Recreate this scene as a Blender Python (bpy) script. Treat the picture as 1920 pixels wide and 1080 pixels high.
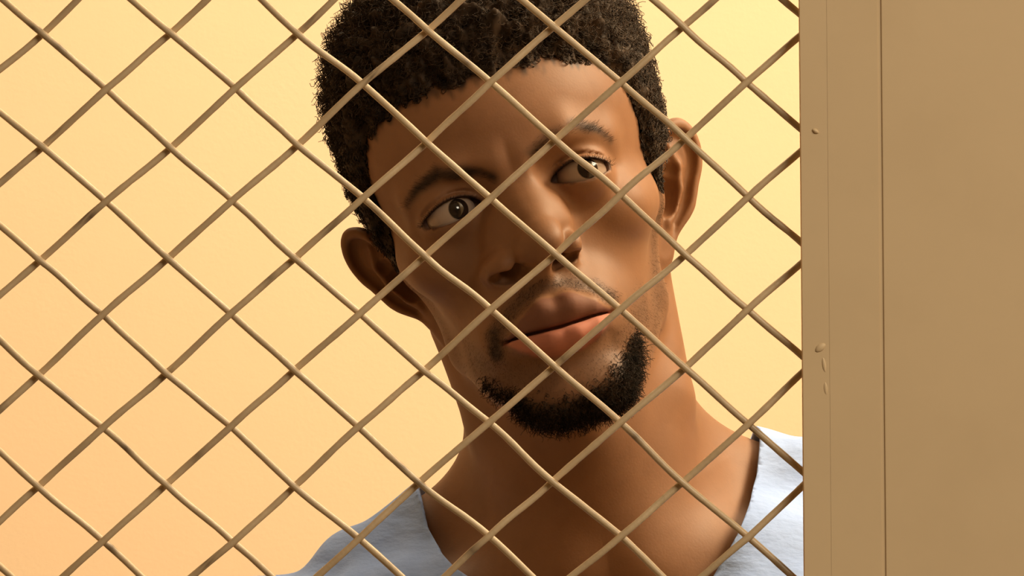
import bpy, math, random
import numpy as np

# ------------------------------------------------------------------ scene, camera, light
for _o in list(bpy.data.objects):
    bpy.data.objects.remove(_o)
SC = bpy.context.scene
COL = SC.collection
FPX = 9834.0                                   # focal length in pixels of a 1920 px frame
CAM = np.array([0.0, 0.0, 1.6])
ROLL = math.radians(-0.5)
cam_d = bpy.data.cameras.new('camera')
cam_d.sensor_width = 36.0
cam_d.lens = FPX * 36.0 / 1920.0
cam_d.clip_start = 0.05
cam = bpy.data.objects.new('camera', cam_d)
COL.objects.link(cam)
_cr, _sr = math.cos(ROLL), math.sin(ROLL)
MC = np.array([[1, 0, 0], [0, 0, -1], [0, 1, 0]], float) @ np.array([[_cr, -_sr, 0], [_sr, _cr, 0], [0, 0, 1]])
from mathutils import Matrix, Vector
cam.matrix_world = Matrix.Translation(Vector(CAM)) @ Matrix([list(r) for r in MC]).to_4x4()
SC.camera = cam

world = bpy.data.worlds.new('world')
SC.world = world
world.use_nodes = True
world.node_tree.nodes['Background'].inputs[0].default_value = (1.0, 0.8, 0.55, 1)
world.node_tree.nodes['Background'].inputs[1].default_value = 0.05

SC.view_settings.view_transform = 'Standard'
SC.view_settings.look = 'None'
SC.view_settings.exposure = 0.0
SC.view_settings.gamma = 1.0
SC.view_settings.use_curve_mapping = False

def area(name, loc, target, size, size_y, energy, color):
    d = bpy.data.lights.new(name, 'AREA')
    d.shape = 'RECTANGLE'; d.size = size; d.size_y = size_y
    d.energy = energy; d.color = color
    o = bpy.data.objects.new(name, d); COL.objects.link(o)
    o.location = loc
    o.rotation_euler = (Vector(target) - Vector(loc)).to_track_quat('-Z', 'Y').to_euler()
    return o

WARM = (1.0, 0.80, 0.52)
# ceiling lamp of the room behind the screen, an added wall fill, ceiling lamp of the camera's corridor
area('room_ceiling_light', (1.0, 2.6, 2.6), (0.05, 2.6, 1.5), 0.7, 0.4, 47, WARM)
area('added_wall_fill', (0.1, 3.3, 2.62), (0.05, 3.6, 0.0), 1.3, 0.4, 20, WARM)  # fill with no lamp of the room behind it, added to brighten the wall
area('corridor_ceiling_light', (1.1, 0.9, 2.6), (0.5, 1.6, 0.6), 1.0, 0.5, 32, (1.0, 0.87, 0.66))

def px2w(px, py, depth):
    """world point seen at a pixel of the photograph, at a depth along the camera axis"""
    v = np.array([(px - 960) / FPX * depth, (540 - py) / FPX * depth, -depth])
    return CAM + MC @ v

# ------------------------------------------------------------------ helpers
def tag(o, label=None, cat=None, group=None, kind=None):
    if label: o['label'] = label
    if cat: o['category'] = cat
    if group: o['group'] = group
    if kind: o['kind'] = kind
    return o

def mesh_obj(name, V, F, mat, parent=None, smooth=True):
    me = bpy.data.meshes.new(name)
    V = np.asarray(V, np.float32)
    if isinstance(F, np.ndarray):
        n, k = F.shape
        me.vertices.add(len(V)); me.vertices.foreach_set('co', V.ravel())
        me.loops.add(n * k); me.loops.foreach_set('vertex_index', F.astype(np.int32).ravel())
        me.polygons.add(n)
        me.polygons.foreach_set('loop_start', np.arange(0, n * k, k, dtype=np.int32))
        me.update(calc_edges=True)
        me.validate()
    else:
        me.from_pydata([tuple(v) for v in V], [], F)
        me.update()
    me.polygons.foreach_set('use_smooth', np.full(len(me.polygons), smooth))
    if mat: me.materials.append(mat)
    o = bpy.data.objects.new(name, me)
    COL.objects.link(o)
    if parent: o.parent = parent
    return o

def boxes_obj(name, boxes, mat, parent=None, bevel=0.0):
    V = []; F = []
    for (x0, x1, y0, y1, z0, z1) in boxes:
        b = len(V)
        V += [(x0,y0,z0),(x1,y0,z0),(x1,y1,z0),(x0,y1,z0),(x0,y0,z1),(x1,y0,z1),(x1,y1,z1),(x0,y1,z1)]
        F += [tuple(b+i for i in q) for q in ((0,3,2,1),(4,5,6,7),(0,1,5,4),(1,2,6,5),(2,3,7,6),(3,0,4,7))]
    o = mesh_obj(name, V, F, mat, parent, smooth=False)
    if bevel:
        m = o.modifiers.new('bevel', 'BEVEL'); m.width = bevel; m.segments = 2
    return o

def empty(name, loc=(0, 0, 0)):
    o = bpy.data.objects.new(name, None); COL.objects.link(o); o.location = loc
    o.empty_display_size = 0.05
    return o

def attr(o, name, vals):
    a = o.data.attributes.new(name, 'FLOAT', 'POINT')
    a.data.foreach_set('value', np.asarray(vals, np.float32))

class NT:
    """tiny node-tree writer"""
    def __init__(self, name):
        self.m = bpy.data.materials.new(name); self.m.use_nodes = True
        self.t = self.m.node_tree; self.b = self.t.nodes['Principled BSDF']
    def n(self, kind, **kw):
        x = self.t.nodes.new(kind)
        for k, v in kw.items(): setattr(x, k, v)
        return x
    def l(self, a, b): self.t.links.new(a, b)
    def noise(self, scale, detail=3.0, coord='Object', rough=0.5, stretch=None):
        tc = self.n('ShaderNodeTexCoord'); nz = self.n('ShaderNodeTexNoise')
        nz.inputs['Scale'].default_value = scale; nz.inputs['Detail'].default_value = detail
        nz.inputs['Roughness'].default_value = rough
        if stretch:
            mp = self.n('ShaderNodeMapping'); mp.inputs['Scale'].default_value = stretch
            self.l(tc.outputs[coord], mp.inputs[0]); self.l(mp.outputs[0], nz.inputs['Vector'])
        else:
            self.l(tc.outputs[coord], nz.inputs['Vector'])
        return nz.outputs['Fac']
    def ramp(self, fac, stops):
        r = self.n('ShaderNodeValToRGB'); e = r.color_ramp.elements
        while len(e) < len(stops): e.new(0.5)
        for i, (p, c) in enumerate(stops):
            e[i].position = p; e[i].color = (*c, 1) if len(c) == 3 else c
        self.l(fac, r.inputs[0]); return r.outputs[0]
    def mix(self, fac, a, b):
        x = self.n('ShaderNodeMix', data_type='RGBA')
        for s, v in ((x.inputs[0], fac), (x.inputs[6], a), (x.inputs[7], b)):
            if isinstance(v, (int, float)): s.default_value = v
            elif isinstance(v, tuple): s.default_value = (*v, 1)
            else: self.l(v, s)
        return x.outputs[2]
    def attr(self, name):
        a = self.n('ShaderNodeAttribute', attribute_name=name); return a.outputs['Fac']
    def bump(self, h, strength, dist):
        b = self.n('ShaderNodeBump'); b.inputs['Strength'].default_value = strength
        b.inputs['Distance'].default_value = dist
        self.l(h, b.inputs['Height']); self.l(b.outputs[0], self.b.inputs['Normal'])
    def set(self, color=None, rough=0.5, spec=0.5, metal=0.0):
        if color is not None:
            if isinstance(color, tuple): self.b.inputs['Base Color'].default_value = (*color, 1)
            else: self.l(color, self.b.inputs['Base Color'])
        self.b.inputs['Roughness'].default_value = rough
        self.b.inputs['Specular IOR Level'].default_value = spec
        self.b.inputs['Metallic'].default_value = metal
        return self

def srgb(r, g, b):
    f = lambda c: c / 12.92 if c <= 0.04045 else ((c + 0.055) / 1.055) ** 2.4
    return (f(r / 255), f(g / 255), f(b / 255))

def mat_paint(name, c, var=0.05, rough=0.6, spec=0.3, scale=3.0, bump=0.0, bscale=60):
    t = NT(name)
    lo = tuple(max(0, v * (1 - var)) for v in c); hi = tuple(min(1, v * (1 + var)) for v in c)
    t.set(t.ramp(t.noise(scale, 4), [(0.3, lo), (0.7, hi)]), rough, spec)
    if bump: t.bump(t.noise(bscale, 3), bump, 0.001)
    return t.m

M_WALL = mat_paint('wall_paint', (0.775, 0.632, 0.472), 0.02, 0.85, 0.15, 1.2, 0.15, 220)
M_CORR = mat_paint('corridor_paint', (0.60, 0.46, 0.29), 0.03, 0.8, 0.2, 1.0)
M_FLOOR = mat_paint('floor_vinyl', (0.30, 0.24, 0.17), 0.12, 0.5, 0.4, 6.0)
M_CEIL = mat_paint('ceiling_paint', (0.78, 0.72, 0.60), 0.03, 0.9, 0.1, 2.0)

# ------------------------------------------------------------------ the setting
Y0, YM, Y1 = -2.2, 2.2, 4.15           # corridor end, screen plane, far wall of the room
XL, XR, ZC = -1.9, 1.9, 2.7
def struct(o): return tag(o, kind='structure')
struct(boxes_obj('floor', [(XL, XR, Y0, Y1, -0.1, 0.0)], M_FLOOR))
struct(boxes_obj('ceiling', [(XL, XR, Y0, Y1, ZC, ZC + 0.1)], M_CEIL))
struct(boxes_obj('wall_back', [(XL, XR, Y1, Y1 + 0.1, 0, ZC)], M_WALL))
struct(boxes_obj('wall_left', [(XL - 0.1, XL, YM, Y1 + 0.1, 0, ZC)], M_WALL))
struct(boxes_obj('wall_right', [(XR, XR + 0.1, YM, Y1 + 0.1, 0, ZC)], M_WALL))
struct(boxes_obj('wall_corridor', [(XL - 0.1, XL, Y0, YM, 0, ZC), (XR, XR + 0.1, Y0, YM, 0, ZC), (XL - 0.1, XR + 0.1, Y0 - 0.1, Y0, 0, ZC)], M_CORR))

# lattice of the screen, in photograph pixels at the screen plane
NODE_ROWS = [
 [(80,63),(320,62),(558,63),(802,57),(1038,50),(1281,50)], [(200,167),(442,165),(680,157),(920,154),(1164,154),(1400,154)],
 [(80,275),(320,277),(558,272),(800,267),(1041,262),(1285,260)], [(199,378),(436,376),(681,371),(920,372),(1164,364),(1403,369)],
 [(75,488),(315,484),(553,484),(797,480),(1042,477),(1285,478)], [(193,590),(433,588),(675,588),(920,580),(1163,580),(1402,580)],
 [(72,703),(312,700),(552,694),(795,695),(1040,687),(1285,690)], [(193,802),(433,800),(672,800),(917,792),(1163,792),(1403,795)],
 [(72,912),(312,908),(552,912),(786,905),(1036,903),(1280,905)], [(193,1015),(437,1017),(673,1010),(917,1005),(1164,1005),(1403,1007)]]
rng = np.random.default_rng(7)
H0, H1, R0, R1 = -15, 13, -13, 23
def node(h, r):
    c = (h - (r % 2)) // 2
    if 0 <= r < 10 and 0 <= c < 6:
        x, y = NODE_ROWS[r][c]
    else:
        g = np.random.default_rng((h + 100) * 1000 + r + 100).normal(0, 1.8, 2)
        x = 76.95 + 120.78 * h - 0.706 * r + g[0]; y = 62.2 - 1.317 * h + 106.27 * r + g[1]
    return px2w(x, y, YM)

# painted steel wire: tan paint, grime in thin streaks, chips down to dark metal
t = NT('wire_paint')
base = t.ramp(t.noise(40, 4), [(0.3, (0.52, 0.385, 0.235)), (0.7, (0.63, 0.475, 0.295))])
chip = t.attr('chip')
t.set(t.mix(chip, base, (0.10, 0.06, 0.03)), 0.42, 0.5)
t.bump(t.noise(400, 3), 0.35, 0.0006)
M_WIRE = t.m

WR = 0.00146
def wire_mesh(name, nodes, over, parent, seed):
    g = np.random.default_rng(seed)
    P = np.array(nodes)
    n = len(P)
    seg = 8
    pts = []; chips = []
    sag = g.normal(0, 0.00022, (n, 2))
    for i in range(n - 1):
        p0 = P[max(i-1, 0)]; p1 = P[i]; p2 = P[i+1]; p3 = P[min(i+2, n-1)]
        m1 = 0.5 * (p2 - p0); m2 = 0.5 * (p3 - p1)
        d = (p2 - p1) / np.linalg.norm(p2 - p1)
        side = np.array([-d[2], 0, d[0]])
        amp = g.normal(0, 0.00012)
        for s in range(seg):
            u = s / seg
            q = (2*u**3-3*u**2+1)*p1 + (u**3-2*u**2+u)*m1 + (-2*u**3+3*u**2)*p2 + (u**3-u**2)*m2
            sg = 1.0 if over[i] else -1.0
            c = math.cos(math.pi * u)
            c = math.copysign(abs(c) ** 0.8, c)
            q = q + np.array([0, -sg * c * WR * 1.02, 0]) + side * amp * math.sin(2 * math.pi * u)
            pts.append(q)
    pts.append(P[-1]); pts = np.array(pts)
    m = len(pts)
    T = np.gradient(pts, axis=0); T /= np.linalg.norm(T, axis=1)[:, None]
    yv = np.array([0, 1.0, 0])
    B = yv - T * (T @ yv)[:, None]; B /= np.linalg.norm(B, axis=1)[:, None]
    A = np.cross(T, B)
    K = 10
    ang = np.arange(K) * 2 * math.pi / K
    rad = WR * (1 + g.normal(0, 0.025, m))
    ring = pts[:, None, :] + rad[:, None, None] * (np.cos(ang)[None, :, None] * A[:, None, :] + np.sin(ang)[None, :, None] * B[:, None, :])
    V = ring.reshape(-1, 3)
    i = np.arange(m - 1)[:, None] * K; j = np.arange(K)[None, :]; j2 = (j + 1) % K
    F = np.stack([i + j, i + j2, i + K + j2, i + K + j], -1).reshape(-1, 4)
    o = mesh_obj(name, V, F, M_WIRE, parent)
    ch = np.zeros(m)
    for _ in range(max(1, n // 4)):
        k = g.uniform(0, m); w = g.uniform(0.5, 1.1)
        ch = np.maximum(ch, g.uniform(0.4, 0.95) * np.exp(-((np.arange(m) - k) / w) ** 2))
    ch = ch[:, None] * (0.4 + 0.6 * (g.uniform(0, 1, (m, K)) > 0.35))
    attr(o, 'chip', ch.ravel())
    return o

screen = tag(empty('wire_mesh_screen', tuple(px2w(720, 2600, YM))), 'tan painted woven wire mesh screen in front of the man', 'wire mesh')
_base = np.array(screen.location)
def rel(pts): return [np.array(p) - _base for p in pts]
sd = 0
for k in range(H0 - R1, H1 - R0 + 1):
    if k % 2: continue
    nd = [(r + k, r) for r in range(R0, R1 + 1) if H0 <= r + k <= H1]
    if len(nd) < 2: continue
    sd += 1
    wire_mesh('wire', rel([node(h, r) for h, r in nd]), [r % 2 == 0 for h, r in nd], screen, sd)
for k in range(H0 + R0, H1 + R1 + 1):
    if k % 2: continue
    nd = [(k - r, r) for r in range(R1, R0 - 1, -1) if H0 <= k - r <= H1]
    if len(nd) < 2: continue
    sd += 1
    wire_mesh('wire', rel([node(h, r) for h, r in nd]), [r % 2 == 1 for h, r in nd], screen, sd)

# painted steel jamb and door leaf at the right
t = NT('tan_metal_paint')
base = t.ramp(t.noise(1.6, 4), [(0.3, (0.63, 0.475, 0.292)), (0.7, (0.68, 0.515, 0.318))])
fine = t.noise(25, 4)
t.set(t.mix(t.ramp(fine, [(0.45, (0, 0, 0)), (0.75, (0.35, 0.35, 0.35))]), base, (0.58, 0.43, 0.26)), 0.5, 0.35)
t.bump(t.noise(90, 2), 0.06, 0.001)
M_TAN = t.m
xe = lambda px, d=YM: (px - 960) / FPX * d
E0, E1, E2 = xe(1501), xe(1551), xe(1649)     # left edge, rebate line, seam (mid height)
jamb = struct(boxes_obj('trim_1', [(E0, E1 + .0005, YM - 0.0130, YM - 0.004, 0, ZC), (E1, E2 - 0.0008, YM - 0.0131, YM - 0.004, 0, ZC)], M_TAN))
struct(boxes_obj('door_1', [(E2 + 0.0007, E2 + 0.92, YM - 0.0133, YM + 0.03, 0.0, 2.1)], M_TAN, bevel=0.0004))
struct(boxes_obj('trim_2', [(E0, E2 + 1.0, YM - 0.012, YM + 0.03, 2.102, ZC)], M_TAN))
struct(boxes_obj('trim_3', [(E1, E2 + 0.01, YM - 0.0127, YM + 0.05, 0, ZC)], M_TAN))
struct(boxes_obj('trim_4', [(E2 + 0.922, XR, YM - 0.012, YM + 0.03, 0, ZC)], M_TAN))
# partition around the screen opening
a = node(H0, 5); tp = node(1, R0); bt = node(1, R1)
FL, FT, FB = a[0] - 0.012, tp[2] + 0.012, bt[2] - 0.012
struct(boxes_obj('wall_partition_left', [(XL, FL - 0.001, YM - 0.03, YM + 0.03, 0, ZC)], M_CORR))
struct(boxes_obj('wall_partition_top', [(FL, E0, YM - 0.03, YM + 0.03, FT + 0.001, ZC)], M_CORR))
struct(boxes_obj('wall_partition_bottom', [(FL, E0, YM - 0.03, YM + 0.03, 0, FB - 0.001)], M_CORR))
_b = _base
for bx in ((FL, FL + 0.024, YM - 0.008, YM + 0.008, FB, FT), (FL + 0.024, E0 - 0.001, YM - 0.008, YM + 0.008, FT - 0.024, FT), (FL + 0.024, E0 - 0.001, YM - 0.008, YM + 0.008, FB, FB + 0.024)):
    boxes_obj('frame_rail', [(bx[0]-_b[0], bx[1]-_b[0], bx[2]-_b[1], bx[3]-_b[1], bx[4]-_b[2], bx[5]-_b[2])], M_WIRE, screen, bevel=0.001)

# hardened paint drips on the jamb
def blob(name, px, py, rx, rz, ry, rot, parent, depth=YM - 0.0130, n=12):
    c = px2w(px, py, depth)
    V = []; F = []
    for i in range(n // 2 + 1):
        th = math.pi / 2 * i / (n // 2)
        for j in range(n):
            ph = 2 * math.pi * j / n
            x = rx * math.sin(th) * math.cos(ph) * (1 + 0.15 * math.sin(2 * ph + 1)); z = rz * math.sin(th) * math.sin(ph)
            xr = x * math.cos(rot) - z * math.sin(rot); zr = x * math.sin(rot) + z * math.cos(rot)
            V.append((c[0] + xr, c[1] - ry * math.cos(th) + 0.0002, c[2] + zr))
    for i in range(n // 2):
        for j in range(n):
            F.append((i*n+j, (i+1)*n+j, (i+1)*n+(j+1) % n, i*n+(j+1) % n))
    return mesh_obj(name, V, F, M_TAN, parent)
blob('paint_drip', 1529, 246, 0.0015, 0.0010, 0.0011, -0.6, jamb)
blob('paint_drip', 1538, 652, 0.0024, 0.0016, 0.0010, 0.6, jamb)
blob('paint_drip', 1545, 684, 0.0008, 0.0034, 0.0006, 0.15, jamb)
blob('paint_drip', 1548, 728, 0.0008, 0.0030, 0.0005, 0.1, jamb)

# ------------------------------------------------------------------ the man: one implicit surface
# head-local millimetres: origin between the eyes, x to the picture's right, y up, z out of the face
def rot3(p, y, r):
    cp, sp, cy, sy, cr, sr = math.cos(p), math.sin(p), math.cos(y), math.sin(y), math.cos(r), math.sin(r)
    return np.array([[cr,-sr,0],[sr,cr,0],[0,0,1]]) @ np.array([[cy,0,sy],[0,1,0],[-sy,0,cy]]) @ np.array([[1,0,0],[0,cp,-sp],[0,sp,cp]])
RH = rot3(math.radians(-6), math.radians(5), math.radians(16.3))
TH = np.array([0.00134, 0.04404, -2.4])
def head2w(p):
    return CAM + (np.asarray(p, float) * 0.001 @ RH.T + TH) @ MC.T
# body frame (shoulders tipped), origin at the root of the neck
RB = rot3(math.radians(0), math.radians(0), math.radians(9))
DB = 2.475
TB = np.array([(1107 - 960) / FPX * DB, (540 - 868) / FPX * DB, -DB])
RHB = (RB.T @ RH).astype(np.float32)
THB = (RB.T @ (TH - TB) * 1000).astype(np.float32)
RBH = RHB.T
def b2h(p): return RBH @ (np.asarray(p, float) - THB)

def smin(a, b, k):
    h = np.clip(0.5 + 0.5 * (b - a) / k, 0, 1)
    return b + (a - b) * h - k * h * (1 - h)
def smax(a, b, k): return -smin(-a, -b, k)
def ell(p, c, r):
    d = p - np.array(c, np.float32); r = np.array(r, np.float32)
    k0 = np.sqrt(((d / r) ** 2).sum(1)); k1 = np.sqrt(((d / (r * r)) ** 2).sum(1)) + 1e-6
    return k0 * (k0 - 1) / k1
def cone(p, a, b, ra, rb):
    a = np.array(a, np.float32); b = np.array(b, np.float32); ab = b - a
    d = p - a
    t = np.clip(d @ ab / (ab @ ab), 0, 1)
    return np.sqrt(((d - t[:, None] * ab) ** 2).sum(1)) - (ra + (rb - ra) * t)
def chain(p, pts, k=None):
    f = None
    for (a, ra), (b, rb) in zip(pts[:-1], pts[1:]):
        g = cone(p, a, b, ra, rb)
        f = g if f is None else (np.minimum(f, g) if k is None else smin(f, g, k))
    return f
def sph(p, c, r): return np.sqrt(((p - np.array(c, np.float32)) ** 2).sum(1)) - r
def sstep(x, a, b):
    t = np.clip((x - a) / (b - a), 0, 1); return t * t * (3 - 2 * t)

EYE = np.array([31.4, -1.5, -1.0], np.float32); ER = 12.3
def lid_curves(ax, sg=-1.0):
    """upper and lower lid margins over |x|"""
    t = np.clip((ax - 16.0) / 30.5, 0, 1)
    base = -1.4 - (1.6 - 1.5 * sg) * t
    up = base + 6.1 * np.clip(np.sin(np.pi * t ** 0.88), 0, 1) ** 0.75
    lo = base - 4.0 * np.clip(np.sin(np.pi * t ** 1.15), 0, 1) ** 0.85
    return up, lo

def ear(f, q, sg):
    """q: |x|-folded points near the ear"""
    o = np.array([62.5, -10.5, -79.0], np.float32)
    al = math.radians(53); tl = math.radians(-10)
    u = np.array([math.sin(al), 0, -math.cos(al)], np.float32)
    w = np.array([math.cos(al), 0, math.sin(al)], np.float32)
    rt = sg.mean() > 0
    ln = 0.22 if rt else 0.33
    v = np.array([ln, math.sqrt(1 - ln * ln), 0.0], np.float32)
    u = u - v * (u @ v); u /= np.linalg.norm(u); w = np.cross(u, v) * np.sign(np.cross(u, v)[0]); w = w.astype(np.float32)
    v2 = v * math.cos(tl) - u * math.sin(tl); u2 = u * math.cos(tl) + v * math.sin(tl)
    d = q - o
    d[:, 1] -= 2.8 * sg + 1.0
    SE = 0.92
    e = (np.stack([d @ u2 / (0.80 if rt else 0.70), d @ v2 / 1.28, d @ w], 1) / SE).astype(np.float32)
    e2 = e.copy(); e2[:, 2] = 0
    out = smin(cone(e2, (13, 12, 0), (11, 0, 0), 17.5, 16.5), cone(e2, (11, -2, 0), (7.5, -23, 0), 15.5, 9.0), 5)
    W = e[:, 2] - 0.012 * (e[:, 0] - 6) ** 2 * 0.35
    plate = smax(out, np.abs(W + 0.5) - 2.2, 2.0)
    # helix rim
    fade = sstep(e[:, 1], -20, -6) * 1.0
    rim = np.sqrt((out + 2.6) ** 2 + (W - 2.0) ** 2) - (1.2 + 1.9 * fade)
    rim = np.maximum(rim, -(e[:, 0] + 2))
    g = smin(plate, rim, 1.6)
    # groove inside the helix, then the antihelix ridge
    gro = np.sqrt((out + 7.2) ** 2 + (W - 3.2) ** 2) - 2.6
    gro = np.maximum(gro, -e[:, 1] - 14)
    g = smax(g, -gro, 1.5)
    ah = chain(e, [((7, 17, 1.2), 1.6), ((14.5, 10, 2.2), 2.6), ((16, 1, 2.6), 2.8), ((13, -8, 2.6), 2.8), ((9, -14, 2.4), 3.2)], 1.0)
    g = smin(g, ah, 2.2)
    g = smin(g, ell(e, (6, -4, -6), (15, 17, 6)), 3)
    g = smin(g, ell(e, (7.2, -22.0, 0.3), (9.0, 8.5, 4.0)), 3)
    g = smin(f, g * SE, 3.0)
    con = smin(ell(e, (7.0, -2.5, 4.0), (7.6, 9.6, 10.0)), ell(e, (8.5, 7.5, 3.0), (5.0, 3.4, 4.5)), 1.5)
    g = smax(g, -con * SE, 1.4)
    return smin(g, ell(e, (-0.6, -5.5, 3.4), (2.6, 4.4, 3.4)) * SE, 1.8)

def torso_core(s, o=0.0):
    f = ell(s, (0, -180, -12), (150 + o, 172 + o, 92 + o))
    f = smin(f, ell(s, (62, -135, 28), (78, 66, 50)), 30)
    f = smin(f, ell(s, (0, -330, -15), (140 + 2 * o, 170 + o, 95 + o)), 60)
    f = smin(f, ell(s, (0, -480, -15), (150 + 2 * o, 120, 105 + 2 * o)), 50)
    # trapezius, collar bones, shoulders
    f = smin(f, cone(s, (30, -4, -38), (160, -75, -25), 23, 29), 24)
    f = smin(f, cone(s, (18, -52, 36), (150, -56, 5), 8, 11), 20)
    return smin(f, sph(s, (174, -106, -14), 49), 30)

def body_part(p):
    """torso, arms and legs in the body frame"""
    b = p @ RHB.T + THB
    ax = np.abs(b[:, 0]); s = b.copy(); s[:, 0] = ax
    f = torso_core(s)
    f = smin(f, cone(s, (188, -95, -14), (222, -350, -30), 50, 40), 30)
    f = smin(f, cone(s, (222, -350, -30), (215, -590, 25), 40, 27), 15)
    f = smin(f, ell(s, (214, -640, 40), (20, 55, 40)), 18)
    for i in range(4):
        f = smin(f, cone(s, (212, -680, 22 + 17 * i), (204, -745 + 8 * abs(i - 1.5), 20 + 15 * i), 9, 8), 6)
    f = smin(f, cone(s, (212, -625, 72), (204, -690, 92), 11, 9), 8)
    # legs
    bb = b.copy(); bb[:, 0] -= 0.158 * (b[:, 1] + 450) * (b[:, 1] < -450)
    s2 = bb; s2[:, 0] = np.abs(bb[:, 0])
    f = smin(f, cone(s2, (78, -540, -15), (92, -960, 0), 88, 58), 30)
    f = smin(f, cone(s2, (92, -960, 0), (98, -1390, -25), 58, 38), 15)
    f = smin(f, ell(s2, (100, -1425, 30), (42, 32, 125)), 20)
    return f, b, s

def neck_part(f, p, b, s):
    top = np.array([9.0, -45, -86])
    base = b2h((0, -10, -22))
    f2 = cone(p, top, base, 47, 59)
    f2 = smin(f2, cone(p, (6, -62, -58), b2h((0, -30, 12)), 33, 40), 25)
    # sternomastoid muscles and larynx
    for sx in (-1, 1):
        f2 = smin(f2, chain(p, [((sx * 46 + 10, -42, -92), 13), (tuple(b2h((sx * 38, 25, 10))), 12), (tuple(b2h((sx * 15, -48, 40))), 8)], 8), 14)
    f2 = smin(f2, ell(p, tuple(b2h((-4, 28, 46))), (13, 20, 12)), 14)
    return smin(f, f2, 24)

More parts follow.
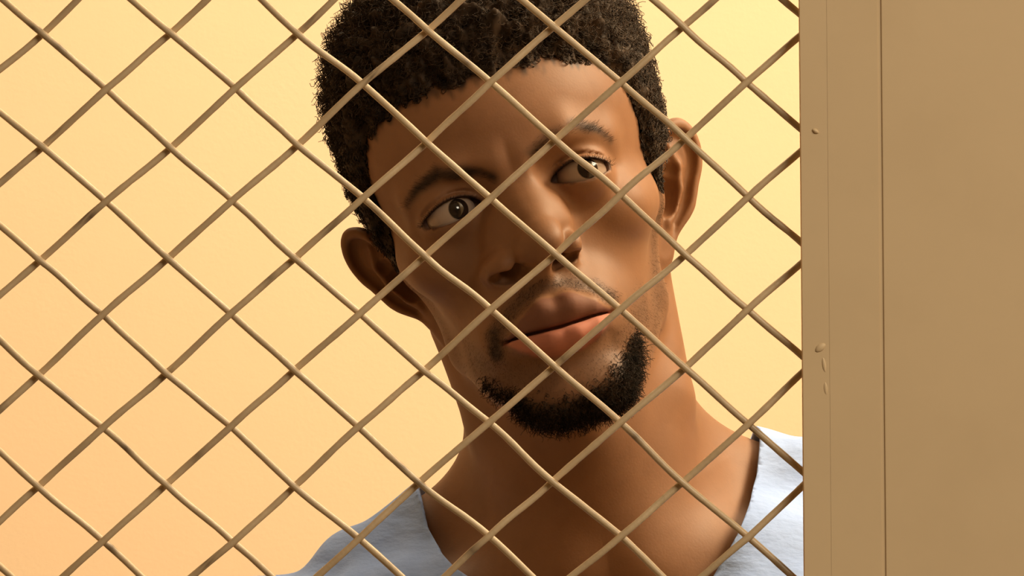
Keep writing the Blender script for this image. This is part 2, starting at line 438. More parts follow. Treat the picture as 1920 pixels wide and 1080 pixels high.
def head_part(p):
    x = p[:, 0] + 0.12 * np.minimum(p[:, 2], 0)          # slight natural asymmetry of the skull
    p = np.stack([x, p[:, 1], p[:, 2]], 1).astype(np.float32)
    q = p.copy(); q[:, 0] = np.sqrt(x * x + 0.25)
    f = ell(q, (0, 36, -80), (71, 76, 90))
    f = smin(f, ell(q, (0, 32, -36), (60, 44, 53)), 22)          # frontal bone
    f = smin(f, ell(q, (0, -18, -46), (53.5, 66, 55)), 22)         # middle of the face
    f = smin(f, ell(q, (42, -19, -18), (16, 14, 17)), 18)        # cheek bones
    f = smin(f, cone(q, (52, -14, -34), (56.5, -12, -76), 6, 6), 18)
    f = smin(f, ell(q, (0, -64, -26), (39, 40, 41)), 20)         # lower face
    f = smin(f, chain(q, [((47, -12, -74), 7), ((41.5, -60, -58), 8.5), ((14, -98, 2), 12)], 10), 18)
    f = smin(f, ell(q, (0, -98, 5), (21, 14, 14)), 12)           # chin
    front = p[:, 2] > -45
    def local(f, m, fn):
        if m.any(): f[m] = fn(f[m], q[m], p[m])
        return f
    def brows(f, q, p):
        up = 2.2 * np.sign(p[:, 0]) * sstep(np.abs(p[:, 0]), 4, 18)
        r = q.copy(); r[:, 1] -= up
        f = smin(f, chain(r, [((7, 12.5, 9.5), 7.5), ((26, 16.5, 7.5), 7), ((44, 12, -7), 6.5)], 4), 11)
        # orbits
        f = smax(f, -ell(q, (32, -1.5, 16), (18.5, 12.0, 12.5)), 10)
        f = smax(f, -ell(q, (16.5, 1, 17), (6.0, 10, 7)), 7)
        # eyeball bulge and lids
        c = EYE
        f = smin(f, sph(q, c, 14.3), 4.5)
        up_, lo_ = lid_curves(q[:, 0], np.sign(p[:, 0]))
        inx = sstep(q[:, 0], 16, 24) * (1 - sstep(q[:, 0], 43, 50))
        f = f + 1.5 * np.exp(-((q[:, 1] - (up_ + 3.0)) / 0.95) ** 2) * inx * sstep(q[:, 2], 0, 5)
        # the opening
        al = np.maximum(q[:, 1] - up_, lo_ - q[:, 1])
        al = np.maximum(al, np.maximum(16.0 - q[:, 0], q[:, 0] - 46.5))
        op = np.maximum(np.maximum(al * 0.8, (ER - 1.0) - np.sqrt(((q - c) ** 2).sum(1))), 3.2 - q[:, 2])
        f = smax(f, -op, 0.7)
        return f
    f = local(f, front & (p[:, 1] > -38) & (p[:, 1] < 48), brows)
    def nose(f, q, p):
        zz = np.maximum(p[:, 2] - 8, 0); lw = sstep(-p[:, 1], 20, 36)
        n = p.copy(); n[:, 0] = p[:, 0] - (0.17 * zz - 0.8) * (1 - lw) - (0.33 * zz - 6.0) * lw
        m = n.copy(); m[:, 0] = np.sqrt(n[:, 0] ** 2 + 0.15)
        g = chain(n, [((0, 8, 5), 7.5), ((0, -8, 13), 8.0), ((0, -24, 24.5), 8.5)], 4)
        g = smin(g, ell(m, (8, -22, 10), (12, 16, 11)), 12)          # side walls
        g = smin(g, ell(n, (0, -29.8, 28.0), (10.5, 8.4, 10.0)), 6)  # tip
        g = smin(g, ell(m, (15.8, -33.3, 15.0), (7.6, 7.2, 10.0)), 4.0)   # wings
        g = smin(g, cone(n, (0, -35, 29.5), (0, -43.5, 18), 3.8, 4.4), 4)
        f = smin(f, g, 8.5)
        f = smax(f, -chain(m, [((23.2, -34, 17), 0.3), ((24.4, -39, 12), 0.6), ((21.5, -44, 11), 0.3)], 1), 4.0)  # alar crease
        mr = m.copy(); dx = m[:, 0] - 13.4; dy = m[:, 1] + 39.8
        mr[:, 0] = 0.955 * dx + 0.296 * dy; mr[:, 1] = -0.296 * dx + 0.955 * dy
        nos = smin(ell(mr, (0, 0, 18.8), (8.4, 3.4, 7.6)), ell(m, (10.5, -35.5, 16.5), (4.6, 7.0, 6.0)), 2)
        f = smax(f, -nos, 1.3)
        return f
    f = local(f, front & (p[:, 1] > -58) & (p[:, 1] < 30) & (q[:, 0] < 45), nose)
    def mouth(f, q, p):
        f = smin(f, ell(q, (0, -62, -8), (33, 25, 33)), 12)       # dental arch
        sy = -66.8 + 1.0 * np.cos(np.clip(q[:, 0] / 9.0, 0, math.pi)) * -1.0 - 0.0009 * q[:, 0] ** 2   # lip line
        upl = chain(q, [((25, -67, 10.5), 1.6), ((15, -62.5, 20.0), 4.2), ((6, -59.8, 24.2), 5.3), ((0, -60.4, 24.8), 5.3)], 6)
        lol = chain(q, [((24.5, -67.5, 10.5), 1.6), ((14, -71.8, 19.6), 4.6), ((5, -73.3, 23.2), 6.0), ((0, -73.4, 23.4), 6.0)], 6)
        f = smin(f, upl, 4.0)
        f = smin(f, lol, 4.0)
        gr = np.maximum(np.abs(p[:, 1] - sy) - (0.25 + 0.55 * sstep(q[:, 0], 27, 18)), (17.5 - 0.018 * q[:, 0] ** 2) - p[:, 2])
        gr = np.maximum(gr, q[:, 0] - 26.0)
        f = smax(f, -gr, 2.0)
        f = smax(f, -cone(p, (0.4, -45.5, 30.5), (0.3, -54.5, 32.8), 2.0, 2.8), 4.5)       # philtrum
        f = smax(f, -chain(q, [((0, -85, 29.5), 6), ((14, -84, 26), 5), ((24, -80, 16), 2)], 3), 9)  # under the lower lip
        f = smax(f, -ell(q, (28.8, -68.5, 14.5), (2.2, 4.5, 3.0)), 5)       # mouth corners
        return f
    f = local(f, front & (p[:, 1] > -115) & (p[:, 1] < -20) & (q[:, 0] < 62), mouth)
    def cheek(f, q, p):
        return smax(f, -chain(q, [((26.5, -42, 20.5), 0.1), ((31, -52, 17.5), 0.4), ((35, -66, 11), 0.1)], 2), 9.0)   # fold beside the nose
    f = local(f, front & (p[:, 1] > -90) & (p[:, 1] < -20), cheek)
    m = (q[:, 0] > 46) & (p[:, 1] > -65) & (p[:, 1] < 38) & (p[:, 2] < -45) & (p[:, 2] > -135)
    for mm in (m & (x > 0), m & (x <= 0)):
        if mm.any(): f[mm] = ear(f[mm], q[mm], np.sign(p[mm, 0]))
    return f

def sdf(p):
    p = np.asarray(p, np.float32)
    hm = np.ones(len(p), bool)
    f = np.empty(len(p), np.float32)
    fb, b, s = body_part(p)
    nm = (p[:, 1] < 60) & (b[:, 1] > -160)
    if nm.any(): fb[nm] = neck_part(fb[nm], p[nm], b[nm], s[nm])
    hm = p[:, 1] > -190
    f = fb
    if hm.any(): f[hm] = smin(head_part(p[hm]), fb[hm], 9)
    return f

def surface(fn, axes, B=4, margin=1.6, newton=1, eps=0.25):
    """surface nets over a rectilinear grid; the field is only evaluated in blocks near the surface"""
    ax = [np.asarray(a, np.float32) for a in axes]
    n = [((len(a) - 1) // B) * B + 1 for a in ax]
    ax = [a[:k] for a, k in zip(ax, n)]
    nb = [(k - 1) // B for k in n]
    cen = [(a[:-1:B] + a[B::B]) / 2 for a in ax]; hw = [(a[B::B] - a[:-1:B]) / 2 for a in ax]
    Cx, Cy, Cz = np.meshgrid(*cen, indexing='ij'); Hx, Hy, Hz = np.meshgrid(*hw, indexing='ij')
    P = np.stack([Cx.ravel(), Cy.ravel(), Cz.ravel()], 1)
    fc = fn(P)
    diag = np.sqrt(Hx ** 2 + Hy ** 2 + Hz ** 2).ravel()
    near = (np.abs(fc) < diag * margin).reshape(nb)
    G = np.repeat(np.repeat(np.repeat(fc.reshape(nb), B, 0), B, 1), B, 2)
    G = np.pad(G, ((0, 1), (0, 1), (0, 1)), mode='edge').astype(np.float32)
    nr = np.repeat(np.repeat(np.repeat(near, B, 0), B, 1), B, 2)
    mk = np.zeros(G.shape, bool)
    for dx in (0, 1):
        for dy in (0, 1):
            for dz in (0, 1):
                mk[dx:dx + nr.shape[0], dy:dy + nr.shape[1], dz:dz + nr.shape[2]] |= nr
    I = np.nonzero(mk)
    P = np.stack([ax[0][I[0]], ax[1][I[1]], ax[2][I[2]]], 1)
    vals = np.concatenate([fn(P[i:i + 400000]) for i in range(0, len(P), 400000)])
    G[I] = vals
    S = G < 0
    c = np.zeros([k - 1 for k in n], np.int8)
    for dx in (0, 1):
        for dy in (0, 1):
            for dz in (0, 1):
                c += S[dx:dx + n[0]-1, dy:dy + n[1]-1, dz:dz + n[2]-1]
    act = (c > 0) & (c < 8)
    idx = -np.ones(act.shape, np.int64); A = np.nonzero(act); idx[A] = np.arange(len(A[0]))
    acc = np.zeros((len(A[0]), 3)); cnt = np.zeros(len(A[0]))
    corners = [(i, j, k) for i in (0, 1) for j in (0, 1) for k in (0, 1)]
    for a_ in corners:
        for d in range(3):
            if a_[d]: continue
            b_ = list(a_); b_[d] = 1
            ia = tuple(A[t] + a_[t] for t in range(3)); ib = tuple(A[t] + b_[t] for t in range(3))
            fa, fb = G[ia], G[ib]
            m = (fa < 0) != (fb < 0)
            t = np.where(m, fa / np.where(m, fa - fb, 1), 0)
            for k in range(3):
                va = ax[k][ia[k]]; vb = ax[k][ib[k]]
                acc[:, k] += np.where(m, va + (vb - va) * t, 0)
            cnt += m
    V = acc / cnt[:, None]
    F = []
    for d in range(3):
        sl0 = [slice(None)] * 3; sl1 = [slice(None)] * 3
        sl0[d] = slice(0, -1); sl1[d] = slice(1, None)
        s0 = S[tuple(sl0)]; s1 = S[tuple(sl1)]
        e = np.nonzero(s0 != s1)
        o1, o2 = (d + 1) % 3, (d + 2) % 3
        ok = (e[o1] > 0) & (e[o2] > 0) & (e[o1] < n[o1] - 1) & (e[o2] < n[o2] - 1)
        e = [k[ok] for k in e]
        def cell(u, v):
            k = [None] * 3; k[d] = e[d]; k[o1] = e[o1] - u; k[o2] = e[o2] - v
            return idx[tuple(k)]
        Q = np.stack([cell(1, 1), cell(0, 1), cell(0, 0), cell(1, 0)], 1)
        fl = ~s0[tuple(e)]
        Q[fl] = Q[fl][:, ::-1]
        F.append(Q)
    F = np.concatenate(F)
    F = F[(F >= 0).all(1)]
    for _ in range(newton):
        out = []
        for i in range(0, len(V), 300000):
            v = V[i:i + 300000]
            f0 = fn(v)
            g = np.stack([fn(v + np.eye(3)[k] * eps) - f0 for k in range(3)], 1) / eps
            st = f0[:, None] * g / np.maximum((g * g).sum(1), 0.2)[:, None]
            out.append(v - np.clip(st, -0.6, 0.6))
        V = np.concatenate(out)
    return V, F

def axis(lo, f0, f1, hi, h, grow=1.12, hmax=9.0):
    a = list(np.arange(f0, f1 + h / 2, h))
    s = h
    while a[-1] < hi: s = min(s * grow, hmax); a.append(a[-1] + s)
    s = h; b = []
    x = f0
    while x > lo: s = min(s * grow, hmax); x -= s; b.append(x)
    return np.array(b[::-1] + a)

HG = 1.08
GX = axis(-700, -100, 112, 900, HG)
GY = axis(-1760, -190, 120, 130, HG)
GZ = axis(-420, -130, 45, 260, HG, 1.08)
BV, BF = surface(sdf, (GX, GY, GZ))

# ------------------------------------------------------------------ the man: objects
FOOT = head2w(b2h((0, -1455, 0)))
FOOT[2] = 0.0
man = tag(empty('person', tuple(FOOT)), 'man in a pale blue V-neck shirt tilting his head behind the wire mesh', 'person')
def loc(p): return head2w(p) - FOOT

def to_body(p): return np.asarray(p, np.float32) @ RHB.T + THB
def unskew(p):
    q = np.array(p, float); q[:, 0] += 0.12 * np.minimum(q[:, 2], 0); return q
def seg_d(p, pts):
    """distance to a polyline, and the radius interpolated along it"""
    best = None
    for (a, ra), (b, rb) in zip(pts[:-1], pts[1:]):
        d = cone(np.asarray(p, np.float32), a, b, ra, rb)
        best = d if best is None else np.minimum(best, d)
    return best

ZB = [-220, -128, -116, -104, -96, -84, -72, -64, -58, -46, -40, -35, -30, -24, -15, 0, 10, 40]
YB = [-52, -50, -30, 8, 16, 18, 10, -2, -12, -12, 2, 11, 19, 32, 45, 52, 54, 56]
def hair_mask(p):
    """>0 on the hairy scalp; roughly millimetres from the hairline"""
    q = unskew(p)
    h = q[:, 1] - np.interp(q[:, 2], ZB, YB)
    h = h + 1.2 * np.sin(q[:, 0] * 0.35) + 1.0 * np.sin(q[:, 2] * 0.5 + 1) + 1.1 * np.sin(q[:, 0] * 0.9 + 0.7 * q[:, 2]) + 0.8 * np.sin(q[:, 0] * 1.7 - q[:, 2] * 1.1 + 2)
    return np.where(q[:, 1] < -60, -50, h)

GOATEE = [((-42, -80, -14), 3.5), ((-33, -91, 2), 5.5), ((-17, -103, 11), 8.0), ((0, -107, 14), 9.0), ((17, -103, 12), 10.0), ((30, -93, 4), 9.5), ((36, -82, -4), 6.0)]
STACHE = [((-30.5, -71, 12), 4.2), ((-29, -62, 15), 4.0), ((-20, -54.5, 21), 3.6), ((-8, -48.5, 27), 3.8), ((0, -47.5, 28), 2.6), ((8, -48.5, 27), 3.4), ((19, -53, 22), 3.4), ((27, -60, 16), 3.6)]
STACHE2 = [((-30.5, -70, 12), 3.8), ((-28.5, -60, 15), 2.6)]
SOUL = [((0, -85, 21), 3.5), ((0, -94, 20), 5.0)]
JAW = [((62, -20, -58), 7), ((56, -55, -45), 10), ((45, -80, -20), 8)]
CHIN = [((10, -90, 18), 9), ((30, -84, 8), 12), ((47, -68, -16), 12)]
def facial(p):
    q = unskew(p)
    g = lambda c, s: 1 - sstep(seg_d(q, c), -s, s)
    goatee = g(GOATEE, 5.0)
    qf = q.copy(); qf[:, 2] *= 0.15
    gf = lambda c, s: (1 - sstep(seg_d(qf, [((a[0], a[1], a[2] * 0.15), r_) for a, r_ in c]), -s, s)) * (q[:, 2] > 2)
    st = np.maximum(gf(STACHE, 2.8) * 0.6, gf(STACHE2, 2.5) * 0.9)
    so = g(SOUL, 3.5) * 0.35
    jr = q.copy(); jl = q.copy(); jl[:, 0] *= -1
    jaw = np.maximum(g(JAW, 7.0)[:], 0.5 * (1 - sstep(seg_d(jl, JAW), -7, 7))) * 0.42
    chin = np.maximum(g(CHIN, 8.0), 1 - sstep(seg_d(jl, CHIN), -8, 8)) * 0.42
    return np.clip(np.maximum.reduce([goatee, st, so, jaw, chin]), 0, 1), goatee, st
BROW = {-1: [((-10, 7.0, 17), 2.6), ((-20, 12.5, 15), 3.6), ((-32, 16.5, 12), 3.2), ((-43, 13, 5), 2.2), ((-49, 8, -2), 1.0)],
        1: [((10, 13.0, 17), 2.4), ((20, 18.0, 15), 3.4), ((32, 20.5, 12), 3.0), ((43, 17, 5), 2.0), ((49, 11, -2), 1.0)]}
def brow_mask(p):
    return np.maximum(*[0.97 * (1 - sstep(seg_d(p, BROW[s]), -2.2, 2.2)) for s in (-1, 1)])
def lip_mask(p):
    ax = np.abs(p[:, 0] - 0.0)
    up = np.interp(ax, [0, 5, 10, 18, 25.5], [-54.4, -53.2, -55.0, -60.5, -66.8])
    lo = np.interp(ax, [0, 8, 15, 21, 25.5], [-80.3, -79.8, -77.0, -72.5, -67.6])
    m = np.minimum(sstep(up - p[:, 1], -0.8, 0.8), sstep(p[:, 1] - lo, -1.0, 1.0)) * (ax < 26.5) * (p[:, 2] > 4)
    lower = sstep(-66.6 - p[:, 1], -0.6, 0.6)
    return m, m * lower

body = mesh_obj('body', loc(BV), BF, None, man)
NV = np.empty(len(BV) * 3, np.float32); body.data.vertices.foreach_get('normal', NV)
NV = NV.reshape(-1, 3)
NH = NV @ MC @ RH                                   # normals in head space
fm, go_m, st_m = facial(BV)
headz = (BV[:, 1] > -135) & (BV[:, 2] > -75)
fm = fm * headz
hm = hair_mask(BV)
hm[np.abs(unskew(BV)[:, 0]) > 76] = -30             # not on the ears
lp, lplow = lip_mask(BV)
bm = brow_mask(BV) * (BV[:, 2] > -15)
up_, lo_ = lid_curves(np.abs(BV[:, 0]), np.sign(BV[:, 0]))
axb = np.abs(BV[:, 0])
du = BV[:, 1] - up_; dl = lo_ - BV[:, 1]
rim = np.maximum((1 - sstep(np.maximum(du, dl - 0.2), 0.3, 2.0)) * (du > dl), 0.75 * (1 - sstep(dl, 0.0, 1.0)) * (du <= dl))  # dark lash line plus shade under the lid, painted into the skin colour
rim = rim * sstep(axb, 15, 17.5) * (1 - sstep(axb, 46.5, 49)) * (BV[:, 2] > 1)
wobble_pre = np.sin(BV @ np.array([0.9, 0.5, 0.3])) + np.sin(BV @ np.array([-0.6, 0.7, 0.8]) * 1.3)
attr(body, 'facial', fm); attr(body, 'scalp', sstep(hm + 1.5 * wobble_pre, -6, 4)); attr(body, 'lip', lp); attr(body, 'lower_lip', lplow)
attr(body, 'brow', bm); attr(body, 'lid_rim_shade', rim)

t = NT('skin')
n1 = t.noise(18, 4); n2 = t.noise(90, 3)
col = t.ramp(n1, [(0.3, (0.19, 0.091, 0.044)), (0.7, (0.25, 0.122, 0.060))])
col = t.mix(t.ramp(n2, [(0.5, (0, 0, 0)), (0.75, (0.25, 0.25, 0.25))]), col, (0.16, 0.068, 0.027))
col = t.mix(t.attr('lip'), col, (0.165, 0.070, 0.043))
col = t.mix(t.attr('lower_lip'), col, (0.40, 0.155, 0.105))
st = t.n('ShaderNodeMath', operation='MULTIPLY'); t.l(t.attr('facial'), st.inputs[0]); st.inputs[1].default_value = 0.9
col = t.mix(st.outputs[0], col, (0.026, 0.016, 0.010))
col = t.mix(t.attr('scalp'), col, (0.018, 0.011, 0.007))
col = t.mix(t.attr('brow'), col, (0.024, 0.012, 0.007))
col = t.mix(t.attr('lid_rim_shade'), col, (0.045, 0.018, 0.012))
t.set(col, 0.58, 0.32)
rm = t.n('ShaderNodeMath', operation='MULTIPLY_ADD'); t.l(t.attr('lip'), rm.inputs[0]); rm.inputs[1].default_value = 0.14; rm.inputs[2].default_value = 0.58
t.l(rm.outputs[0], t.b.inputs['Roughness'])
t.b.inputs['Subsurface Weight'].default_value = 0.08
t.b.inputs['Subsurface Radius'].default_value = (0.9, 0.35, 0.15)
t.b.inputs['Subsurface Scale'].default_value = 0.004
t.bump(t.noise(900, 3), 0.12, 0.0004)
M_SKIN = t.m
body.data.materials.append(M_SKIN)

# eyes
t = NT('eye')
an = t.attr('ang')
col = t.ramp(an, [(0.0, (0.004, 0.003, 0.003)), (0.17, (0.004, 0.003, 0.003)), (0.19, (0.014, 0.008, 0.006)), (0.315, (0.012, 0.007, 0.006)),
                  (0.345, (0.015, 0.010, 0.008)), (0.385, (0.38, 0.30, 0.245)), (1.0, (0.30, 0.21, 0.165))])
t.set(col, 0.12, 0.5)
t.b.inputs['Coat Weight'].default_value = 0.25; t.b.inputs['Coat Roughness'].default_value = 0.04
M_EYE = t.m
def eyeball(sx, target):
    c = np.array([sx * EYE[0], EYE[1], EYE[2]])
    g = np.array(target, float) - c; g /= np.linalg.norm(g)
    a = np.cross([0, 1, 0], g); a /= np.linalg.norm(a); b = np.cross(g, a)
    V = []; A = []; F = []
    nr, ns = 40, 40
    for i in range(nr + 1):
        th = math.pi * (i / nr) ** 1.25
        r = ER + 0.75 * max(0, math.cos(min(th / 0.52, 1) * math.pi / 2)) ** 1.2
        for j in range(ns):
            ph = 2 * math.pi * j / ns
            V.append(c + r * (g * math.cos(th) + math.sin(th) * (a * math.cos(ph) + b * math.sin(ph)))); A.append(min(1, th / 1.1))
    for i in range(nr):
        for j in range(ns):
            F.append((i*ns+j, (i+1)*ns+j, (i+1)*ns+(j+1) % ns, i*ns+(j+1) % ns))
    o = mesh_obj('eyeball', loc(np.array(V)), F, M_EYE, man)
    attr(o, 'ang', A)
eyeball(-1, (-27.6, -1.6, 11)); eyeball(1, (34.2, -0.2, 11))

# hair
def hair_mat(name, lo, hi, rough=0.6):
    t = NT(name)
    t.set(t.ramp(t.noise(160, 3), [(0.3, lo), (0.75, hi)]), rough, 0.12)
    return t.m
M_HAIR = hair_mat('curly_hair', (0.014, 0.009, 0.006), (0.072, 0.048, 0.032))
M_BEARD = hair_mat('beard_hair', (0.008, 0.006, 0.004), (0.028, 0.018, 0.011), 0.8)

def strands(name, root, nrm, length, coil, turns, rad, npts, mat, parent, seed, lean=None, sides=3):
    g = np.random.default_rng(seed)
    n = len(root)
    nrm = nrm / np.linalg.norm(nrm, axis=1)[:, None]
    ref = g.normal(size=(n, 3)); A = np.cross(nrm, ref); A /= np.linalg.norm(A, axis=1)[:, None]; B = np.cross(nrm, A)
    ph = g.uniform(0, 2 * math.pi, n); hand = np.where(g.uniform(size=n) < 0.5, -1, 1)
    P = np.zeros((n, npts, 3))
    wob = g.normal(0, 0.25, (n, 2))
    for i in range(npts):
        u = i / (npts - 1)
        w = coil * min(1, u * 4)
        an = ph + hand * turns * 2 * math.pi * u
        P[:, i] = root + nrm * (length * u)[:, None] + (w * np.cos(an) - w * np.cos(ph) * 0.5)[:, None] * A + (w * np.sin(an) - w * np.sin(ph) * 0.5)[:, None] * B
        P[:, i] += (A * wob[:, :1] + B * wob[:, 1:]) * (length * u * u)[:, None]
        if lean is not None: P[:, i] += lean * (length * u * u)[:, None]
    T = np.gradient(P, axis=1); T /= np.linalg.norm(T, axis=2)[:, :, None] + 1e-9
    X = np.cross(T, np.array([0.31, 0.87, 0.38])); X /= np.linalg.norm(X, axis=2)[:, :, None] + 1e-9
    Yv = np.cross(T, X)
    taper = np.linspace(1, 0.55, npts)[None, :, None, None] * (rad if np.isscalar(rad) else rad[:, None, None, None])
    an = np.arange(sides) * 2 * math.pi / sides
    V = P[:, :, None, :] + taper * (np.cos(an)[None, None, :, None] * X[:, :, None, :] + np.sin(an)[None, None, :, None] * Yv[:, :, None, :])
    base = (np.arange(n) * npts * sides)[:, None, None]; i = (np.arange(npts - 1) * sides)[None, :, None]; j = np.arange(sides)[None, None, :]; j2 = (j + 1) % sides
    F = np.stack(np.broadcast_arrays(base + i + j, base + i + j2, base + i + sides + j2, base + i + sides + j), -1).reshape(-1, 4)
    return mesh_obj(name, loc(V.reshape(-1, 3)), F, mat, parent)

rg = np.random.default_rng(3)
def pick(weight, n, min_z=None):
    w = np.clip(weight, 0, None); w = w / w.sum()
    return rg.choice(len(w), n, p=w)
area_w = np.ones(len(BV))
def hair_len(p):
    q = unskew(p); h = hair_mask(p)
    L = 9 + 17 * sstep(q[:, 1], 35, 95) + 3 * sstep(q[:, 2], -60, -10) * sstep(q[:, 1], 40, 60)
    return L * (0.06 + 0.94 * sstep(h, -1, 15))
def wobble(p, s, seed):
    g = np.random.default_rng(seed); r = np.zeros(len(p))
    for k in range(10):
        d = g.normal(size=3); d /= np.linalg.norm(d)
        r += np.sin(p @ d * s * g.uniform(0.6, 1.6) + g.uniform(0, 6.28))
    return r / 10
hs = hm > -0.5
# springy cap under the curls
idx = -np.ones(len(BV), np.int64)
fsel = hs[BF].all(1)
used = np.unique(BF[fsel]); idx[used] = np.arange(len(used))
cp = BV[used]; hl = hair_len(cp)
cap = cp + NH[used] * (hl * (0.58 + 0.30 * wobble(cp, 0.55, 4) + 0.25 * wobble(cp, 1.3, 5)))[:, None]
hair = mesh_obj('hair', loc(cap), idx[BF[fsel]], M_HAIR, man)
hair['label'] = 'short curly dark brown hair'
r = pick(hs * 1.0, 18000)
p0 = BV[r] + rg.normal(0, 0.4, (len(r), 3))
L = hair_len(p0) * rg.uniform(0.75, 1.12, len(r))
o = strands('curls', p0 + NH[r] * (L * 0.38)[:, None], NH[r] + rg.normal(0, 0.24, (len(r), 3)), L * 0.5, rg.uniform(1.0, 2.2, len(r)), rg.uniform(1.6, 2.8, len(r)), 0.27, 13, M_HAIR, hair, 11)
tag(o, kind='stuff')

# beard, moustache, brows, lashes
wb = go_m ** 1.3 * headz
r = pick(wb, 2600)
dn = NH[r] + np.array([0, -0.9, 0.1])
beard = strands('beard', BV[r] + rg.normal(0, 0.45, (len(r), 3)) - NH[r] * 0.3, dn + rg.normal(0, 0.35, dn.shape), rg.uniform(2.0, 5.5, len(r)), rg.uniform(0.3, 1.0, len(r)), rg.uniform(0.6, 1.3, len(r)), 0.17, 8, M_BEARD, man, 12)
tag(beard, 'dark trimmed goatee beard', kind='stuff')
wm = np.maximum(st_m ** 1.5, 0) * headz * (lp < 0.1) * (np.abs(BV[:, 2]) < 60)
r = pick(wm, 2600)
mo = strands('moustache', BV[r] + rg.normal(0, 0.45, (len(r), 3)) - NH[r] * 0.3, NH[r] * 0.5 + np.array([0, -1.0, 0.1]) + np.c_[np.sign(BV[r, 0]) * 0.5, np.zeros((len(r), 2))], rg.uniform(0.6, 1.6, len(r)), np.full(len(r), 0.15), np.full(len(r), 0.5), 0.05, 4, M_BEARD, man, 13)
tag(mo, kind='stuff')
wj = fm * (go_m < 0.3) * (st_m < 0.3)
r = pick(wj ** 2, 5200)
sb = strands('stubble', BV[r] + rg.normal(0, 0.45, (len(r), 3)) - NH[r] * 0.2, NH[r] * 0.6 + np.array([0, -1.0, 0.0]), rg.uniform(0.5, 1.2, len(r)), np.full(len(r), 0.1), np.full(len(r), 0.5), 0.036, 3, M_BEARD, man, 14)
tag(sb, kind='stuff')
for sx in (-1, 1):
    w = bm * (BV[:, 0] * sx > 0)
    r = pick(w ** 1.5, 300)
    d = NH[r] * 0.35 + np.c_[np.full(len(r), sx * 0.9), np.full(len(r), 0.35), np.zeros(len(r))]
    e = strands('eyebrow', BV[r] + rg.normal(0, 0.45, (len(r), 3)) - NH[r] * 0.2, d, rg.uniform(1.4, 3.0, len(r)), np.full(len(r), 0.15), np.full(len(r), 0.4), 0.055, 5, M_BEARD, man, 15 + sx)
    tag(e, kind='stuff')
    tt = np.linspace(0.08, 0.99, 140); axx = 16 + 30.5 * tt
    u_, l_ = lid_curves(axx, sx)
    zz = EYE[2] + np.sqrt(np.maximum(14.0 ** 2 - (axx - EYE[0]) ** 2 - (u_ - EYE[1]) ** 2, 4))
    root = np.c_[sx * axx, u_ - 0.1, zz]
    d = np.c_[sx * (axx - 30) * 0.035, np.full(140, 0.12), np.full(140, 1.0)]
    e = strands('eyelashes', root, d, np.full(140, 3.2) * (0.5 + 0.6 * tt), np.full(140, 0.05), np.full(140, 0.3), 0.09, 6, M_BEARD, man, 19 + sx, lean=np.array([0, 0.15, 0.0])[None, :])
    tag(e, kind='stuff')

# ------------------------------------------------------------------ shirt
def torso(b):
    s = b.copy(); s[:, 0] = np.abs(b[:, 0])
    f = torso_core(s, 3.0)
    return smin(f, cone(s, (188, -95, -14), (214, -290, -25), 54, 58), 30)
def shirt_f(b):
    b = np.asarray(b, np.float32)
    f = torso(b)
    fold = 1.5 * np.sin(b[:, 0] * 0.075 + b[:, 1] * 0.05 + 1.3 * np.sin(b[:, 1] * 0.035)) + 1.0 * np.sin(b[:, 1] * 0.13 - b[:, 0] * 0.05 + 2.0)
    fold += 0.7 * np.sin(b[:, 0] * 0.21 + b[:, 2] * 0.12 + 0.6)
    return f - 7.0 - fold * 1.1
def clip_tris(V, T, g, keep_pos=True):
    """cut a triangle mesh along g = 0, keeping g > 0"""
    V = list(map(tuple, V)); g = list(g); out = []; cache = {}
    def cut(i, j):
        k = (min(i, j), max(i, j))
        if k not in cache:
            t_ = g[i] / (g[i] - g[j]); a = np.array(V[i]); b_ = np.array(V[j])
            V.append(tuple(a + (b_ - a) * t_)); g.append(0.0); cache[k] = len(V) - 1
        return cache[k]
    ga = np.array(g)[T]
    allp = (ga > 0).all(1); alln = (ga <= 0).all(1)
    out = [tuple(t_) for t_ in T[allp]]
    for tri in T[~allp & ~alln]:
        poly = []
        for a in range(3):
            i, j = int(tri[a]), int(tri[(a + 1) % 3])
            if g[i] > 0: poly.append(i)
            if (g[i] > 0) != (g[j] > 0): poly.append(cut(i, j))
        for k in range(1, len(poly) - 1): out.append((poly[0], poly[k], poly[k + 1]))
    V = np.array(V); T = np.array(out, np.int64)
    u, inv = np.unique(T, return_inverse=True)
    return V[u], inv.reshape(-1, 3)
sx_ = axis(-310, -170, 170, 310, 2.6, 1.1, 6); sy_ = axis(-620, -160, 60, 70, 2.6, 1.1, 7); sz_ = axis(-190, -100, 110, 150, 2.6, 1.1, 6)
SV, SF = surface(shirt_f, (sx_, sy_, sz_))
ST = np.concatenate([SF[:, [0, 1, 2]], SF[:, [0, 2, 3]]])
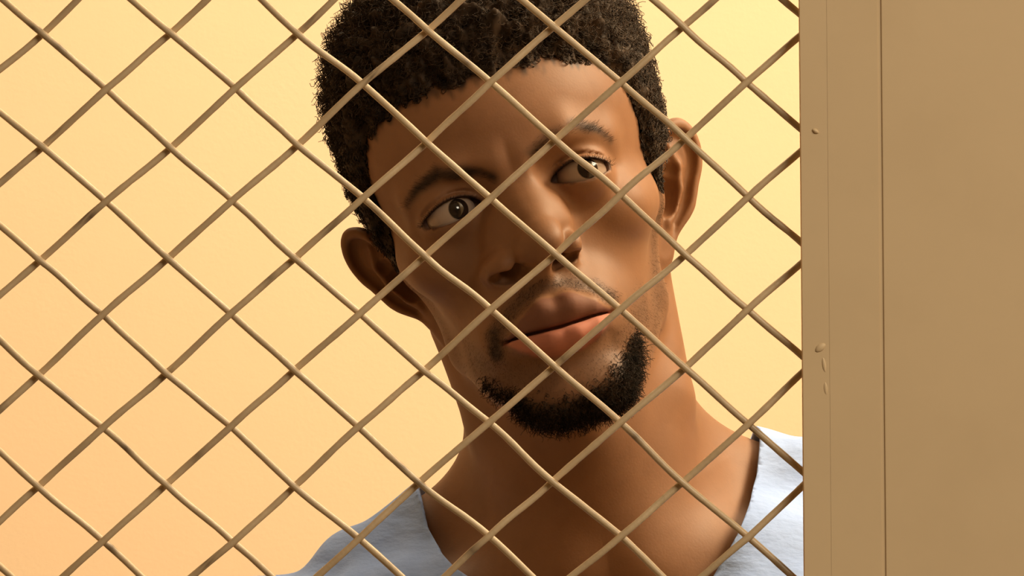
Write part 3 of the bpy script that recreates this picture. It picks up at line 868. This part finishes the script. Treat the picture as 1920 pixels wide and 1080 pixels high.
def neck_gap(b):
    w = np.interp(b[:, 1], [-122, -90, -61, -43, -37, -29, -17, 0, 60], [0, 26, 48, 62, 69, 75, 80, 82.5, 82.5])
    wr = np.interp(b[:, 1], [-122, -90, -61, -41, -29, -17, 0, 60], [0, 24, 46, 63, 71, 78, 83.5, 83.5])
    vee = np.where(b[:, 0] > 0, b[:, 0] + 1.0 - wr, -b[:, 0] - 1.0 - w)
    ring = np.maximum(np.sqrt((b[:, 0] + 1.0) ** 2 + ((b[:, 2] + 30) * 1.15) ** 2) - 82.5, (-22 - b[:, 1]) * 1.0)
    return np.where(b[:, 2] > -30, vee, ring)
V2, T2 = clip_tris(SV, ST, neck_gap(SV))
V2, T2 = clip_tris(V2, T2, V2[:, 1] + 560)
sl = np.where(np.abs(V2[:, 0]) > 165, V2[:, 1] + 275, 50.0)
V2, T2 = clip_tris(V2, T2, sl)
t = NT('shirt_cloth')
c1 = t.ramp(t.noise(14, 4), [(0.3, (0.285, 0.42, 0.80)), (0.7, (0.33, 0.475, 0.86))])
t.set(c1, 0.85, 0.15)
t.bump(t.noise(70, 5, stretch=(1, 1, 2.2)), 0.35, 0.004)
M_SHIRT = t.m
def b2w(b): return loc((np.asarray(b, float) - THB) @ RBH.T)
shirt = mesh_obj('shirt', b2w(V2), T2, M_SHIRT, man)
shirt['label'] = 'pale blue V-neck shirt'
md = shirt.modifiers.new('solid', 'SOLIDIFY'); md.thickness = 0.0022; md.offset = -1.0

# trousers and shoes, out of the picture below
t = NT('trouser_cloth'); t.set(t.ramp(t.noise(30, 4), [(0.3, (0.30, 0.36, 0.46)), (0.7, (0.36, 0.42, 0.52))]), 0.9, 0.1); M_TROU = t.m
t = NT('shoe_canvas'); t.set(t.ramp(t.noise(60, 4), [(0.3, (0.05, 0.05, 0.06)), (0.7, (0.09, 0.09, 0.10))]), 0.7, 0.3); M_SHOE = t.m
bb = to_body(BV); WZ = head2w(BV)[:, 2]
def sub(name, sel, off, mat):
    fs = sel[BF].all(1)
    if not fs.any(): return
    us = np.unique(BF[fs]); ix = -np.ones(len(BV), np.int64); ix[us] = np.arange(len(us))
    return mesh_obj(name, loc(BV[us] + NH[us] * off), ix[BF[fs]], mat, man)
legs = (bb[:, 1] < -470) & (np.abs(bb[:, 0] - 0.158 * (bb[:, 1] + 450) * (bb[:, 1] < -450)) < 172)
sub('trousers', legs & (WZ > 0.09), 7.0, M_TROU)
mid = bb[:, 0] - 0.158 * (bb[:, 1] + 450)
for side in (mid < 0, mid > 0):
    sub('shoe', legs & side & (WZ < 0.12), 3.5, M_SHOE)
